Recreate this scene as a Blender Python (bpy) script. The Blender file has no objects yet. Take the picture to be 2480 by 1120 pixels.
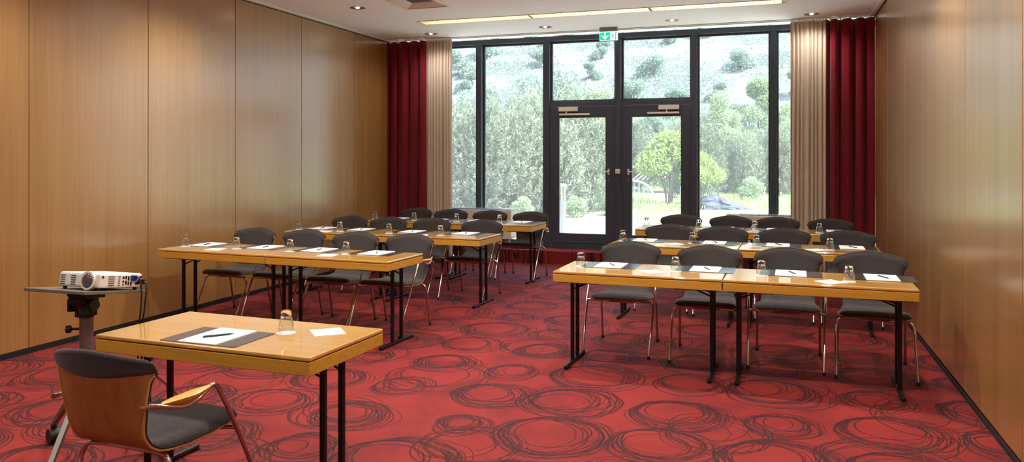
import bpy, math, random
import numpy as np
from mathutils import Vector, Matrix
sc = bpy.context.scene
COL = sc.collection
R = math.radians
random.seed(7)

# ------------------------------------------------------------------ helpers
def lin(r, g, b):
    f = lambda c: (c/255/12.92) if c/255 <= .04045 else ((c/255+.055)/1.055)**2.4
    return (f(r), f(g), f(b), 1.0)

class MB:
    """collects shapes for ONE mesh"""
    def __init__(self): self.v = []; self.f = []; self.mi = []; self.cur = 0
    def add(self, vs, fs):
        o = len(self.v); self.v += [tuple(p) for p in vs]
        self.f += [tuple(o+i for i in q) for q in fs]; self.mi += [self.cur]*len(fs)
        return self
    def box(self, x0, x1, y0, y1, z0, z1):
        vs = [(x, y, z) for z in (z0, z1) for y in (y0, y1) for x in (x0, x1)]
        return self.add(vs, [(0,2,3,1),(4,5,7,6),(0,1,5,4),(2,6,7,3),(0,4,6,2),(1,3,7,5)])
    def obox(self, c, size, M):
        sx, sy, sz = [s/2 for s in size]
        vs = [Vector(c)+M@Vector((x, y, z)) for z in (-sz, sz) for y in (-sy, sy) for x in (-sx, sx)]
        return self.add(vs, [(0,2,3,1),(4,5,7,6),(0,1,5,4),(2,6,7,3),(0,4,6,2),(1,3,7,5)])
    def prism(self, poly, z0, z1):
        n = len(poly)
        vs = [(x, y, z0) for x, y in poly]+[(x, y, z1) for x, y in poly]
        fs = [tuple(range(n))[::-1], tuple(range(n, 2*n))]+[(i, (i+1) % n, n+(i+1) % n, n+i) for i in range(n)]
        return self.add(vs, fs)
    def tube(self, path, r, n=10, cap=True):
        P = [Vector(p) for p in path]; rs = r if isinstance(r, (list, tuple)) else [r]*len(P)
        vs = []; fs = []; prev = None
        for i, p in enumerate(P):
            t = ((P[min(i+1, len(P)-1)]-p).normalized()+(p-P[max(i-1, 0)]).normalized()).normalized()
            if prev is None:
                a = Vector((0, 0, 1)) if abs(t.z) < .9 else Vector((1, 0, 0))
                u = t.cross(a).normalized()
            else:
                u = (prev-t*prev.dot(t)).normalized()
            prev = u; w = t.cross(u)
            vs += [p+(u*math.cos(2*math.pi*k/n)+w*math.sin(2*math.pi*k/n))*rs[i] for k in range(n)]
        for i in range(len(P)-1):
            fs += [(i*n+k, i*n+(k+1) % n, (i+1)*n+(k+1) % n, (i+1)*n+k) for k in range(n)]
        if cap: fs += [tuple(range(n))[::-1], tuple(range((len(P)-1)*n, len(P)*n))]
        return self.add(vs, fs)
    def lathe(self, prof, n=24, c=(0, 0, 0), close=False):
        m = len(prof); vs = []; fs = []
        for r, z in prof:
            vs += [(c[0]+r*math.cos(2*math.pi*k/n), c[1]+r*math.sin(2*math.pi*k/n), c[2]+z) for k in range(n)]
        rng = range(m) if close else range(m-1)
        for i in rng:
            j = (i+1) % m
            fs += [(i*n+k, i*n+(k+1) % n, j*n+(k+1) % n, j*n+k) for k in range(n)]
        if not close:
            if prof[0][0] > 1e-6: fs.append(tuple(range(n))[::-1])
            if prof[-1][0] > 1e-6: fs.append(tuple(range((m-1)*n, m*n)))
        return self.add(vs, fs)
    def build(self, name, mats, parent=None, smooth=False, bevel=0, loc=None, rot=None):
        me = bpy.data.meshes.new(name); me.from_pydata(self.v, [], self.f)
        if not isinstance(mats, (list, tuple)): mats = [mats]
        for m in mats: me.materials.append(m)
        if any(self.mi): me.polygons.foreach_set('material_index', self.mi)
        if smooth: me.polygons.foreach_set('use_smooth', [True]*len(self.f))
        me.update()
        o = bpy.data.objects.new(name, me); COL.objects.link(o)
        if parent: o.parent = parent
        if loc: o.location = loc
        if rot: o.rotation_euler = rot
        if smooth and smooth != 'all':
            try: me.set_sharp_from_angle(angle=R(50))
            except Exception: pass
        if bevel:
            b = o.modifiers.new('bevel', 'BEVEL'); b.width = bevel; b.segments = 2; b.limit_method = 'ANGLE'
        return o

def empty(name, loc=(0, 0, 0), rz=0):
    o = bpy.data.objects.new(name, None); COL.objects.link(o)
    o.location = loc; o.rotation_euler = (0, 0, rz); o.empty_display_size = .1
    return o
def tag(o, label, cat, group=None, kind=None):
    o['label'] = label; o['category'] = cat
    if group: o['group'] = group
    if kind: o['kind'] = kind
    return o
def struct(o, label=None):
    o['kind'] = 'structure'
    if label: o['label'] = label
    return o
def copy_tree(src, parent=None):
    c = src.copy(); COL.objects.link(c)
    if parent: c.parent = parent
    for ch in list(src.children): copy_tree(ch, c)
    return c
def bez(pts, n=8):
    """smooth path through points (Catmull-Rom)"""
    P = [Vector(p) for p in pts]; out = []
    for i in range(len(P)-1):
        p0, p1, p2, p3 = P[max(i-1, 0)], P[i], P[i+1], P[min(i+2, len(P)-1)]
        for k in range(n):
            t = k/n
            out.append(.5*((2*p1)+(-p0+p2)*t+(2*p0-5*p1+4*p2-p3)*t*t+(-p0+3*p1-3*p2+p3)*t**3))
    out.append(P[-1]); return out

# ------------------------------------------------------------------ materials
class N:
    """tiny node-graph writer"""
    def __init__(self, name):
        self.m = bpy.data.materials.new(name); self.m.use_nodes = True
        self.t = self.m.node_tree; self.t.nodes.clear()
        self.out = self.t.nodes.new('ShaderNodeOutputMaterial')
    def n(self, typ, **kw):
        d = self.t.nodes.new(typ)
        for k, v in kw.items(): setattr(d, k, v)
        return d
    def put(self, sock, v):
        if hasattr(v, 'is_linked') or isinstance(v, bpy.types.NodeSocket): self.t.links.new(v, sock)
        else: sock.default_value = v
    def math(self, op, a, b=0.0, c=None, clamp=False):
        d = self.n('ShaderNodeMath', operation=op); d.use_clamp = clamp
        self.put(d.inputs[0], a); self.put(d.inputs[1], b)
        if c is not None: self.put(d.inputs[2], c)
        return d.outputs[0]
    def vm(self, op, a, b=None, out=0, scale=None):
        d = self.n('ShaderNodeVectorMath', operation=op); self.put(d.inputs[0], a)
        if b is not None: self.put(d.inputs[1], b)
        if scale is not None: self.put(d.inputs['Scale'], scale)
        return d.outputs[out]
    def mix(self, f, a, b):
        d = self.n('ShaderNodeMix', data_type='RGBA'); self.put(d.inputs['Factor'], f)
        self.put(d.inputs['A'], a); self.put(d.inputs['B'], b)
        return [s for s in d.outputs if s.type == 'RGBA'][0]
    def coord(self, kind='Object'): return self.n('ShaderNodeTexCoord').outputs[kind]
    def noise(self, vec, scale, detail=3, rough=.55, dist=0, col=False):
        d = self.n('ShaderNodeTexNoise'); self.put(d.inputs['Vector'], vec)
        d.inputs['Scale'].default_value = scale; d.inputs['Detail'].default_value = detail
        d.inputs['Roughness'].default_value = rough; d.inputs['Distortion'].default_value = dist
        return d.outputs['Color' if col else 'Fac']
    def mapping(self, vec, scale=(1, 1, 1), rot=(0, 0, 0), loc=(0, 0, 0)):
        d = self.n('ShaderNodeMapping'); self.put(d.inputs['Vector'], vec)
        d.inputs['Scale'].default_value = scale; d.inputs['Rotation'].default_value = rot; d.inputs['Location'].default_value = loc
        return d.outputs[0]
    def ramp(self, f, stops):
        d = self.n('ShaderNodeValToRGB'); self.put(d.inputs[0], f)
        e = d.color_ramp.elements
        while len(e) < len(stops): e.new(.5)
        for q, (p, c) in zip(e, stops): q.position = p; q.color = c
        return d.outputs['Color']
    def bsdf(self, **kw):
        d = self.n('ShaderNodeBsdfPrincipled')
        for k, v in kw.items(): self.put(d.inputs[k.replace('_', ' ')], v)
        return d
    def bump(self, h, strength=.2, dist=.01):
        d = self.n('ShaderNodeBump'); self.put(d.inputs['Height'], h)
        d.inputs['Strength'].default_value = strength; d.inputs['Distance'].default_value = dist
        return d.outputs[0]
    def schlick(self, r0, p=4.5):
        f = self.n('ShaderNodeLayerWeight'); f.inputs['Blend'].default_value = .5
        return self.math('MULTIPLY_ADD', self.math('POWER', f.outputs['Facing'], p), (1-r0)*.85, r0)
    def done(self, sh):
        self.t.links.new(sh.outputs[0] if hasattr(sh, 'outputs') else sh, self.out.inputs['Surface']); return self.m

def plain(name, c, rough=.5, metal=0, spec=.5, coat=0, noise=0, nscale=40, bump=0, coati=1.5):
    g = N(name); b = g.bsdf(Roughness=rough, Metallic=metal, Specular_IOR_Level=spec, Coat_Weight=coat, Coat_Roughness=.15, Coat_IOR=coati)
    col = c
    if noise:
        f = g.noise(g.coord(), nscale)
        d = tuple(x*(1-noise) for x in c[:3])+(1,); u = tuple(min(1, x*(1+noise)) for x in c[:3])+(1,)
        col = g.ramp(f, [(.3, d), (.7, u)])
        if bump: g.put(b.inputs['Normal'], g.bump(f, bump, .003))
    g.put(b.inputs['Base Color'], col)
    return g.done(b)
def glow(name, c, s):
    g = N(name); e = g.n('ShaderNodeEmission'); e.inputs[0].default_value = c; e.inputs[1].default_value = s
    return g.done(e)
def wood(name, dark, light, grain, rough, coat=.0, bumps=.04, spec=.5, coatr=.12, coati=1.5):
    g = N(name); co = g.coord()
    oi = g.n('ShaderNodeObjectInfo').outputs['Random']
    off = g.n('ShaderNodeCombineXYZ'); g.put(off.inputs[0], g.math('MULTIPLY', oi, 13.0)); g.put(off.inputs[1], g.math('MULTIPLY', oi, 7.0)); g.put(off.inputs[2], oi)
    co = g.vm('ADD', co, off.outputs[0])
    f1 = g.noise(g.mapping(co, grain), 1.0, 5, .62)
    f2 = g.noise(g.mapping(co, tuple(x*.12 for x in grain)), 1.0, 2, .5)
    f = g.math('ADD', g.math('MULTIPLY', f1, .6), g.math('MULTIPLY', f2, .4))
    col = g.ramp(f, [(.36, dark), (.64, light)])
    b = g.bsdf(Base_Color=col, Roughness=rough, Coat_Weight=coat, Coat_Roughness=coatr, Coat_IOR=coati, Specular_IOR_Level=spec)
    g.put(b.inputs['Normal'], g.bump(f1, bumps, .002))
    return g.done(b)

M = {}
M['wall'] = wood('oak_veneer_wall', lin(150, 107, 50), lin(172, 128, 70), (55, 55, .8), .42, 1.0, coatr=.21, coati=2.0)
M['seam'] = plain('dark_seam', lin(40, 30, 24), .8)
M['ceil'] = plain('white_plaster', lin(246, 247, 250), .9, noise=.01, nscale=5)
M['white'] = plain('white_paint', lin(228, 226, 222), .5)
M['dark'] = plain('black_gap', lin(16, 14, 14), .8)
M['frame'] = plain('anthracite_frame', lin(62, 67, 80), .42, noise=.08, nscale=60)
M['table'] = wood('honey_table_top', lin(196, 142, 58), lin(215, 165, 82), (2.2, 34, 34), .34, 1.0, coatr=.03, coati=2.2)
M['apron'] = wood('honey_table_edge', lin(188, 134, 38), lin(208, 156, 54), (2.2, 34, 60), .45, .2)
M['ply'] = wood('beech_ply', lin(146, 94, 44), lin(172, 118, 62), (30, 30, 2.5), .42, .2)
M['armw'] = wood('beech_arm', lin(206, 146, 58), lin(228, 172, 84), (30, 3, 30), .35, .3)
M['plyedge'] = plain('ply_edge', lin(205, 148, 70), .5)
M['black'] = plain('black_steel', lin(11, 11, 12), .34, spec=.4)
M['plast'] = plain('black_plastic', lin(18, 18, 20), .5)
M['chrome'] = plain('chrome', lin(205, 200, 196), .1, 1)
M['steel'] = plain('brushed_steel', lin(228, 218, 204), .4, .1)
M['alu'] = plain('grey_aluminium', lin(150, 146, 138), .42, .6)
M['column'] = plain('taupe_column', lin(120, 106, 98), .4, .3)
M['paper'] = plain('white_paper', lin(240, 239, 236), .8)
M['pen'] = plain('dark_teal_pen', lin(28, 62, 68), .3)
M['rad'] = plain('cream_radiator', lin(222, 208, 184), .5)
M['radtop'] = plain('grey_grille', lin(150, 158, 168), .35, .5)
M['proj'] = plain('white_plastic', lin(232, 226, 218), .4)
M['vent'] = plain('grey_vent_slot', lin(96, 92, 88), .6)
M['lens'] = plain('lens_glass', lin(88, 74, 78), .12, 0, .8, 1)
M['blue'] = plain('blue_plug', lin(36, 34, 150), .45)
M['board'] = plain('grey_board', lin(104, 96, 86), .5)
M['bronze'] = plain('bronze_ring', lin(112, 90, 66), .35, .7)
M['bulb'] = glow('warm_bulb', (1, .72, .42, 1), 18)
M['tube'] = glow('lamp_tube', (1, .94, .84, 1), 20.0)
M['louvre'] = plain('bright_louvre', lin(226, 214, 190), .25, .7)
M['perf'] = plain('dark_perforated', lin(70, 60, 54), .6, noise=.7, nscale=160)
M['diff'] = plain('beige_diffuser', lin(222, 208, 194), .6)
M['green'] = glow('sign_green', lin(20, 205, 160), .95)
M['signw'] = glow('sign_white', lin(240, 255, 250), .95)
M['signbox'] = plain('sign_grey', lin(150, 150, 166), .4)

def fabric(name, a, b, sc_=260, rough=.95, sheen=.15):
    g = N(name); f = g.noise(g.coord(), sc_, 2)
    bs = g.bsdf(Base_Color=g.ramp(f, [(.35, a), (.65, b)]), Roughness=rough, Sheen_Weight=sheen, Specular_IOR_Level=.2)
    g.put(bs.inputs['Normal'], g.bump(f, .25, .002))
    return g.done(bs)
M['fabric'] = fabric('charcoal_fabric', lin(44, 40, 40), lin(74, 69, 68))
M['red'] = fabric('red_curtain_cloth', lin(106, 10, 24), lin(136, 17, 34), 220, .9, .2)
M['sheer'] = fabric('beige_curtain_cloth', lin(198, 180, 160), lin(216, 199, 180), 260, .9, .1)
M['mat'] = plain('dark_leather_mat', lin(50, 42, 41), .45, spec=.3, coat=1, coati=1.9, noise=.12, nscale=150)

def mk_carpet():
    g = N('red_carpet_with_scribbled_rings'); co = g.coord()
    w = g.noise(co, 2.3, 2, .5, col=True)
    w = g.vm('SCALE', g.vm('SUBTRACT', w, (.5, .5, .5)), scale=.10)
    co2 = g.vm('ADD', co, w)
    flat = g.vm('MULTIPLY', co2, (1, 1, 0))
    lines = None
    def lattice(S, off, rot, rmin, rmax, nl, spread, seed, core):
        nonlocal lines
        p = g.mapping(flat, (1/S, 1/S, 1), (0, 0, rot), off)
        cell = g.vm('FLOOR', p); fr = g.vm('SUBTRACT', g.vm('SUBTRACT', p, cell), (.5, .5, 0))
        wn = g.n('ShaderNodeTexWhiteNoise', noise_dimensions='4D'); g.put(wn.inputs['Vector'], cell); wn.inputs['W'].default_value = seed
        rad = g.math('MULTIPLY_ADD', wn.outputs['Value'], (rmax-rmin)/S, rmin/S)
        jit = g.vm('SCALE', g.vm('SUBTRACT', wn.outputs['Color'], (.5, .5, .5)), scale=.10)
        fr = g.vm('ADD', fr, jit)
        for k in range(nl):
            wk = g.n('ShaderNodeTexWhiteNoise', noise_dimensions='4D'); g.put(wk.inputs['Vector'], cell); wk.inputs['W'].default_value = seed+1.37*(k+1)
            o = g.vm('SCALE', g.vm('SUBTRACT', wk.outputs['Color'], (.5, .5, .5)), scale=spread/S)
            q = g.vm('MULTIPLY', g.vm('SUBTRACT', fr, o), (1, 1, 0))
            dd = g.vm('LENGTH', q, out=1)
            rk = g.math('MULTIPLY', rad, g.math('MULTIPLY_ADD', wk.outputs['Value'], .34, .80 if k else core))
            e = g.math('ABSOLUTE', g.math('SUBTRACT', dd, rk))
            wd = (.0040 if k % 3 else .0066)/S
            l = g.math('SUBTRACT', 1.0, g.math('DIVIDE', e, wd), clamp=True)
            lines = l if lines is None else g.math('MAXIMUM', lines, l)
    lattice(.88, (0, 0, 0), .785, .22, .315, 17, .13, 1.0, .62)
    lattice(.88, (.5, .5, 0), .785, .14, .27, 13, .11, 40.0, .5)
    lattice(1.0, (.3, .1, 0), .3, .24, .34, 7, .2, 80.0, .9)
    f = g.noise(co, 1.1, 3, .6); f2 = g.noise(co, 420, 2)
    base = g.ramp(f, [(.32, lin(128, 29, 26)), (.68, lin(150, 41, 33))])
    fp = g.noise(co, 2.6, 4, .65)
    base = g.mix(g.ramp(fp, [(.48, (0, 0, 0, 1)), (.7, (.55, .55, .55, 1))]), base, lin(84, 21, 31))
    base = g.mix(g.math('MULTIPLY', f2, .35), base, lin(104, 19, 25))
    wear = g.noise(co, 60, 2)
    lf = g.math('MULTIPLY', g.math('MULTIPLY', lines, 1.6, clamp=True), g.math('MULTIPLY_ADD', wear, .9, .42), clamp=True)
    col = g.mix(lf, base, lin(22, 13, 17))
    b = g.bsdf(Base_Color=col, Roughness=.75, Sheen_Weight=.16, Sheen_Roughness=.3, Specular_IOR_Level=.25)
    g.put(b.inputs['Sheen Tint'], lin(255, 205, 215))
    g.put(b.inputs['Normal'], g.bump(f2, .3, .003))
    return g.done(b)
M['carpet'] = mk_carpet()

def mk_pane():
    g = N('window_glass'); t = g.n('ShaderNodeBsdfTransparent'); t.inputs[0].default_value = (.95, .985, .975, 1)
    gl = g.n('ShaderNodeBsdfGlossy'); gl.inputs['Roughness'].default_value = 0.0
    mx = g.n('ShaderNodeMixShader'); g.put(mx.inputs[0], g.schlick(.045)); g.put(mx.inputs[1], t.outputs[0]); g.put(mx.inputs[2], gl.outputs[0])
    tl = g.n('ShaderNodeBsdfTranslucent'); tl.inputs[0].default_value = (.95, .97, 1, 1)      # pale veil mixed into the panes to imitate outdoor haze
    m2 = g.n('ShaderNodeMixShader'); m2.inputs[0].default_value = .05; g.put(m2.inputs[1], mx.outputs[0]); g.put(m2.inputs[2], tl.outputs[0])
    return g.done(m2)
M['pane'] = mk_pane()
def mk_glass():
    g = N('drinking_glass'); return g.done(g.bsdf(Base_Color=(1, 1, 1, 1), Roughness=0.0, IOR=1.46, Transmission_Weight=1.0))
M['glass'] = mk_glass()
def mk_thin():
    g = N('thin_glass_wall'); t = g.n('ShaderNodeBsdfTransparent'); t.inputs[0].default_value = (.97, .985, .98, 1)
    gl = g.n('ShaderNodeBsdfGlossy'); gl.inputs['Roughness'].default_value = .02
    mx = g.n('ShaderNodeMixShader'); g.put(mx.inputs[0], g.schlick(.07, 2.6)); g.put(mx.inputs[1], t.outputs[0]); g.put(mx.inputs[2], gl.outputs[0])
    return g.done(mx)
M['thinglass'] = mk_thin()
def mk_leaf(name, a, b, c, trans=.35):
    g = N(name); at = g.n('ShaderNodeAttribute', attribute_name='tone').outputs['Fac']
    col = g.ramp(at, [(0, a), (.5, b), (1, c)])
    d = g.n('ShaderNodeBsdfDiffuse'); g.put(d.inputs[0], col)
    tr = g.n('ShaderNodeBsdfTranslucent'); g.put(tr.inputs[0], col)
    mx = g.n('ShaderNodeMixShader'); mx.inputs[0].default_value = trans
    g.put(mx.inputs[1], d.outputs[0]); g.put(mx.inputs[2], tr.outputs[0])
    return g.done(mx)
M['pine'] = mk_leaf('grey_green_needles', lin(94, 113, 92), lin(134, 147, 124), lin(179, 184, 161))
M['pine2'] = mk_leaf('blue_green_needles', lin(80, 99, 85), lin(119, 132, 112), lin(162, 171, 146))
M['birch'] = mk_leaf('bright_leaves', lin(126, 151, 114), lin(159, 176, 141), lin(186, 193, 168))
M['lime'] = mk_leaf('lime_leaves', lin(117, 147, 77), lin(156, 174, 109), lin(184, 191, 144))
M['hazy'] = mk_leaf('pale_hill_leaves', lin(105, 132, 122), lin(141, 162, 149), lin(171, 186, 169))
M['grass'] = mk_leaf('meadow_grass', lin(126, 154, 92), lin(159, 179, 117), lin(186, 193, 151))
M['bark'] = plain('bark', lin(88, 84, 80), .9, noise=.3, nscale=20)
M['rock'] = plain('blue_grey_rock', lin(60, 66, 86), .9, noise=.5, nscale=5, bump=.5)
M['outw'] = plain('weathered_white_paint', lin(190, 194, 198), .7)
M['bollard'] = plain('light_grey_post', lin(124, 134, 152), .5)
def mk_ground():
    g = N('gravel_and_grass'); co = g.coord()
    f = g.noise(co, .5, 4); f2 = g.noise(co, 9, 4)
    gravel = g.ramp(f2, [(.3, lin(112, 108, 98)), (.52, lin(160, 156, 146)), (.72, lin(184, 180, 172))])
    grass = g.ramp(f2, [(.3, lin(84, 106, 66)), (.55, lin(116, 132, 88)), (.75, lin(152, 154, 130))])
    y = g.n('ShaderNodeSeparateXYZ'); g.put(y.inputs[0], co)
    fac = g.math('ADD', f, g.math('MULTIPLY_ADD', y.outputs['Y'], .05, -.92))
    fac = g.math('ADD', fac, g.math('MULTIPLY_ADD', y.outputs['X'], .16, .58))
    col = g.mix(g.ramp(fac, [(.42, (0, 0, 0, 1)), (.62, (1, 1, 1, 1))]), gravel, grass)
    return g.done(g.bsdf(Base_Color=col, Roughness=1, Specular_IOR_Level=.1))
M['ground'] = mk_ground()
def mk_hill():
    g = N('scrubby_hillside'); co = g.coord()
    f = g.noise(g.mapping(co, (1, 1, 1.6)), .16, 6, .7); f2 = g.noise(co, 1.6, 5, .7)
    f3 = g.noise(co, 5.0, 4, .7)
    a = g.ramp(f, [(.36, lin(94, 92, 109)), (.52, lin(97, 102, 110)), (.66, lin(100, 115, 100))])  # greyed purple tones put distance haze into the slope colour
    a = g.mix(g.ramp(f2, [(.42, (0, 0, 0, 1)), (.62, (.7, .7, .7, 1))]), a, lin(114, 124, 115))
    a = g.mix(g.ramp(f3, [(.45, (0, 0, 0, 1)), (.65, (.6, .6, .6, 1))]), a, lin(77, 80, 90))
    xyz = g.n('ShaderNodeSeparateXYZ'); g.put(xyz.inputs[0], co)
    z = g.math('ADD', xyz.outputs['Z'], g.math('MULTIPLY', g.noise(co, .12, 2), 1.2))
    for zz, w in ((10.4, .22), (8.1, .12)):
        l = g.math('SUBTRACT', 1.0, g.math('DIVIDE', g.math('ABSOLUTE', g.math('SUBTRACT', z, zz)), w), clamp=True)
        l = g.math('MULTIPLY', l, g.math('MULTIPLY_ADD', g.noise(co, .25, 2), 3.0, -.9, clamp=True), clamp=True)
        a = g.mix(l, a, lin(116, 110, 93))
    return g.done(g.bsdf(Base_Color=a, Roughness=1, Specular_IOR_Level=.05))
M['hill'] = mk_hill()

# ------------------------------------------------------------------ dimensions
XL, XR, YB, YW, H = -5.79, 1.18, -2.6, 11.70, 3.425
YT = 11.05          # ceiling edge at the curtain track
STEP_Y, STEP_Z = 11.28, .20

# ------------------------------------------------------------------ room shell
struct(MB().box(XL-.2, XR+.2, YB-.2, STEP_Y+.02, -.1, 0).build('floor', M['carpet']), 'red carpet with dark scribbled rings')
st = MB().box(XL-.2, XR+.2, STEP_Y, YW+.1, -.1, STEP_Z).build('trim_1', M['carpet'], bevel=.012)
struct(st, 'carpeted step below the window front')

# ceiling with real openings
holes = []
downs = [(-4.85, 8.44), (-4.845, 10.56), (-3.08, 10.53), (-1.33, 10.55), (.41, 10.66)]
more = [(x, y) for y in (6.3, 4.2, 2.1, 0.0) for x in (-4.85, -3.08, -1.33, .41)]+[(-.9, 8.3), (.41, 8.3)]
for x, y in downs+more: holes.append((x-.06, x+.06, y-.06, y+.06))
LX0, LX1, LY0, LY1 = -4.60, .105, 9.53, 9.80
FILL_LAMPS = (5.1,)  # unseen louvred lamp added to brighten walls and floor
for y in (LY0,)+FILL_LAMPS: holes.append((LX0+.02, LX1-.02, y+.02, y+.25))
VX0, VX1, VY0, VY1 = -4.33, -3.745, 8.13, 8.73
holes.append((VX0+.02, VX1-.02, VY0+.02, VY1-.02))
xs = sorted(set([XL-.2, XR+.2]+[h[0] for h in holes]+[h[1] for h in holes]))
ys = sorted(set([YB-.2, YT]+[h[2] for h in holes]+[h[3] for h in holes]))
c = MB()
for i in range(len(xs)-1):
    for j in range(len(ys)-1):
        mx, my = (xs[i]+xs[i+1])/2, (ys[j]+ys[j+1])/2
        if any(a < mx < b and d < my < e for a, b, d, e in holes): continue
        c.add([(xs[i], ys[j], H), (xs[i+1], ys[j], H), (xs[i+1], ys[j+1], H), (xs[i], ys[j+1], H)], [(0, 3, 2, 1)])
c.box(XL-.2, XR+.2, YT-.02, YT, H, H+.10)
c.box(XL-.2, XR+.2, YT-.01, YW+.2, H+.10, H+.16)
c.box(XL-.2, XR+.2, YB-.2, YW+.2, H+.30, H+.36)
for x0, x1 in ((XL-.2, XL-.15), (XR+.15, XR+.2)): c.box(x0, x1, YB-.2, YW+.2, H, H+.36)
c.box(XL-.2, XR+.2, YB-.2, YB-.15, H, H+.36)
struct(c.build('ceiling', M['ceil']), 'white plaster ceiling')

def panel_wall(name, x, sgn, seams, label):
    w = MB().box(min(x+sgn*.03, x+sgn*.2), max(x+sgn*.03, x+sgn*.2), YB, YW+.1, 0, H).build(name, M['seam'])
    struct(w, label)
    e = [YB]+seams+[YW+.05]
    for a, b in zip(e[:-1], e[1:]):
        p = MB().box(min(x, x+sgn*.028), max(x, x+sgn*.028), a+.004, b-.004, .045, H-.026).build('wall_panel', M['wall'], w, bevel=.002)
    return w
panel_wall('wall_left', XL, -1, [.97, 2.24, 3.5, 4.79, 6.069, 7.363, 8.653, 9.979], 'oak veneer panel wall on the left')
panel_wall('wall_right', XR, 1, [.75, 2.04, 3.32, 4.609, 5.898, 7.19, 8.48, 9.77], 'oak veneer panel wall on the right')
struct(MB().box(XL-.2, XR+.2, YB-.2, YB, 0, H).build('wall_back', M['ceil']), 'plain wall behind the viewpoint')
struct(MB().box(XL-.001, XL+.008, YB, STEP_Y, 0, .042).build('baseboard_left', M['dark']), 'black gap strip at the foot of the left wall')
struct(MB().box(XR-.008, XR+.001, YB, STEP_Y, 0, .03).build('baseboard_right', M['dark']), 'black gap strip at the foot of the right wall')
for nm, x, s in (('trim_2', XL, 1), ('trim_3', XR, -1)):
    t = MB()
    a, b = sorted((x+s*.012, x+s*.06)); t.box(a, b, YB, YT-.05, H-.022, H+.004)
    t.cur = 1
    a, b = sorted((x-s*.02, x+s*.012)); t.box(a, b, YB, YT, H-.028, H+.002)
    struct(t.build(nm, [M['white'], M['dark']]), 'white edge strip with black shadow gap along the ceiling')

# ------------------------------------------------------------------ window front
ZS, ZT = .22, 3.475          # bottom and top of the glazed front
f = MB().box(XL-.2, XR+.2, YW-.02, YW+.10, 3.40, ZT).build('trim_4', M['frame'], bevel=.004)
struct(f, 'dark top rail of the window front')
f = MB().box(XL-.2, XR+.2, YW-.02, YW+.10, STEP_Z, .27).build('trim_5', M['frame'], bevel=.004)
struct(f, 'dark sill rail of the window front')
mull = [(-5.70, -5.60), (-4.569, -4.475), (-3.446, -3.35), (-2.316, -2.234), (-1.192, -1.112), (-.093, -.015), (1.0, 1.09)]
for k, (a, b) in enumerate(mull):
    struct(MB().box(a, b, YW-.03, YW+.12, .27, 3.40).build('trim_%d' % (6+k), M['frame'], bevel=.004), 'dark upright of the window front')
def pane_window(n, x0, x1, z0, z1):
    w = MB().box(x0+.02, x1-.02, YW+.075, YW+.081, z0+.02, z1-.02).build('window_%d' % n, M['pane'])
    struct(w, 'clear window pane onto the garden')
    fr = MB()
    fr.box(x0, x1, YW+.055, YW+.10, z1-.03, z1); fr.box(x0, x1, YW+.055, YW+.10, z0, z0+.03)
    fr.box(x0, x0+.03, YW+.055, YW+.10, z0+.03, z1-.03); fr.box(x1-.03, x1, YW+.055, YW+.10, z0+.03, z1-.03)
    fr.build('window_frame', M['frame'], w)
pane_window(1, -5.60, -4.569, .27, 3.40)
pane_window(2, -4.475, -3.446, .27, 3.40)
pane_window(3, -3.35, -2.316, 2.455, 3.40)
pane_window(4, -2.234, -1.192, 2.455, 3.40)
pane_window(5, -1.112, -.093, .27, 3.40)
pane_window(6, -.015, 1.0, .27, 3.40)
struct(MB().box(-3.35, -2.316, YW-.03, YW+.12, 2.385, 2.455).box(-2.234, -1.192, YW-.03, YW+.12, 2.385, 2.455).build('trim_13', M['frame'], bevel=.004), 'dark transom above the two glass doors')

def door(n, x0, x1, g0, g1, hx, hs, label):
    z0, z1, gz0, gz1 = .275, 2.38, .43, 2.205
    y0, y1 = YW-.02, YW+.05
    d = MB().box(x0, g0, y0, y1, z0, z1).box(g1, x1, y0, y1, z0, z1).box(g0, g1, y0, y1, z0, gz0).box(g0, g1, y0, y1, gz1, z1)
    d.box(x0+.03, x0+.038, y0-.006, y0, z0+.02, z1-.02).box(x1-.038, x1-.03, y0-.006, y0, z0+.02, z1-.02)
    d.box(x0+.05, x1-.05, y0-.012, y0, z0+.012, z0+.022)
    o = struct(d.build('door_%d' % n, M['frame'], bevel=.003), label)
    MB().box(g0-.005, g1+.005, y0+.03, y0+.036, gz0-.005, gz1+.005).build('pane', M['pane'], o)
    h = MB().box(hx-.014, hx+.014, y0-.012, y0, 1.335, 1.425).build('escutcheon', M['steel'], o, bevel=.006)
    MB().tube(bez([(hx, y0-.01, 1.383), (hx, y0-.045, 1.383), (hx+hs*.02, y0-.055, 1.383), (hx+hs*.13, y0-.055, 1.378)], 5), .009, 8).build('handle', M['steel'], h, smooth=True)
    MB().box(hx-.008, hx+.008, y0-.006, y0, 1.235, 1.275).build('keyhole_plate', M['alu'], o, bevel=.003)
    cx0, cx1, ax0, ax1 = ((-3.19, -2.89, -3.18, -2.705) if n == 1 else (-1.665, -1.365, -1.829, -1.365))
    cl = MB().box(cx0, cx1, y0-.055, y0-.005, 2.305, 2.370).build('door_closer', M['steel'], o, bevel=.006)
    MB().box(ax0, ax1, y0-.05, y0-.02, 2.246, 2.272).box((cx0+cx1)/2-.04, (cx0+cx1)/2-.02, y0-.045, y0-.025, 2.26, 2.31).build('closer_rail', M['steel'], cl, bevel=.003)
door(1, -3.345, -2.321, -3.193, -2.468, -2.418, -1, 'left glass door leaf with dark frame')
door(2, -2.229, -1.197, -2.065, -1.345, -2.118, 1, 'right glass door leaf with dark frame')
p = MB().box(-2.313, -2.240, YW-.042, YW-.031, 1.352, 1.424).build('wall_switch', M['proj'], bevel=.004)
MB().box(-2.298, -2.256, YW-.047, YW-.042, 1.366, 1.41).build('rocker', M['rad'], p, bevel=.002)
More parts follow.
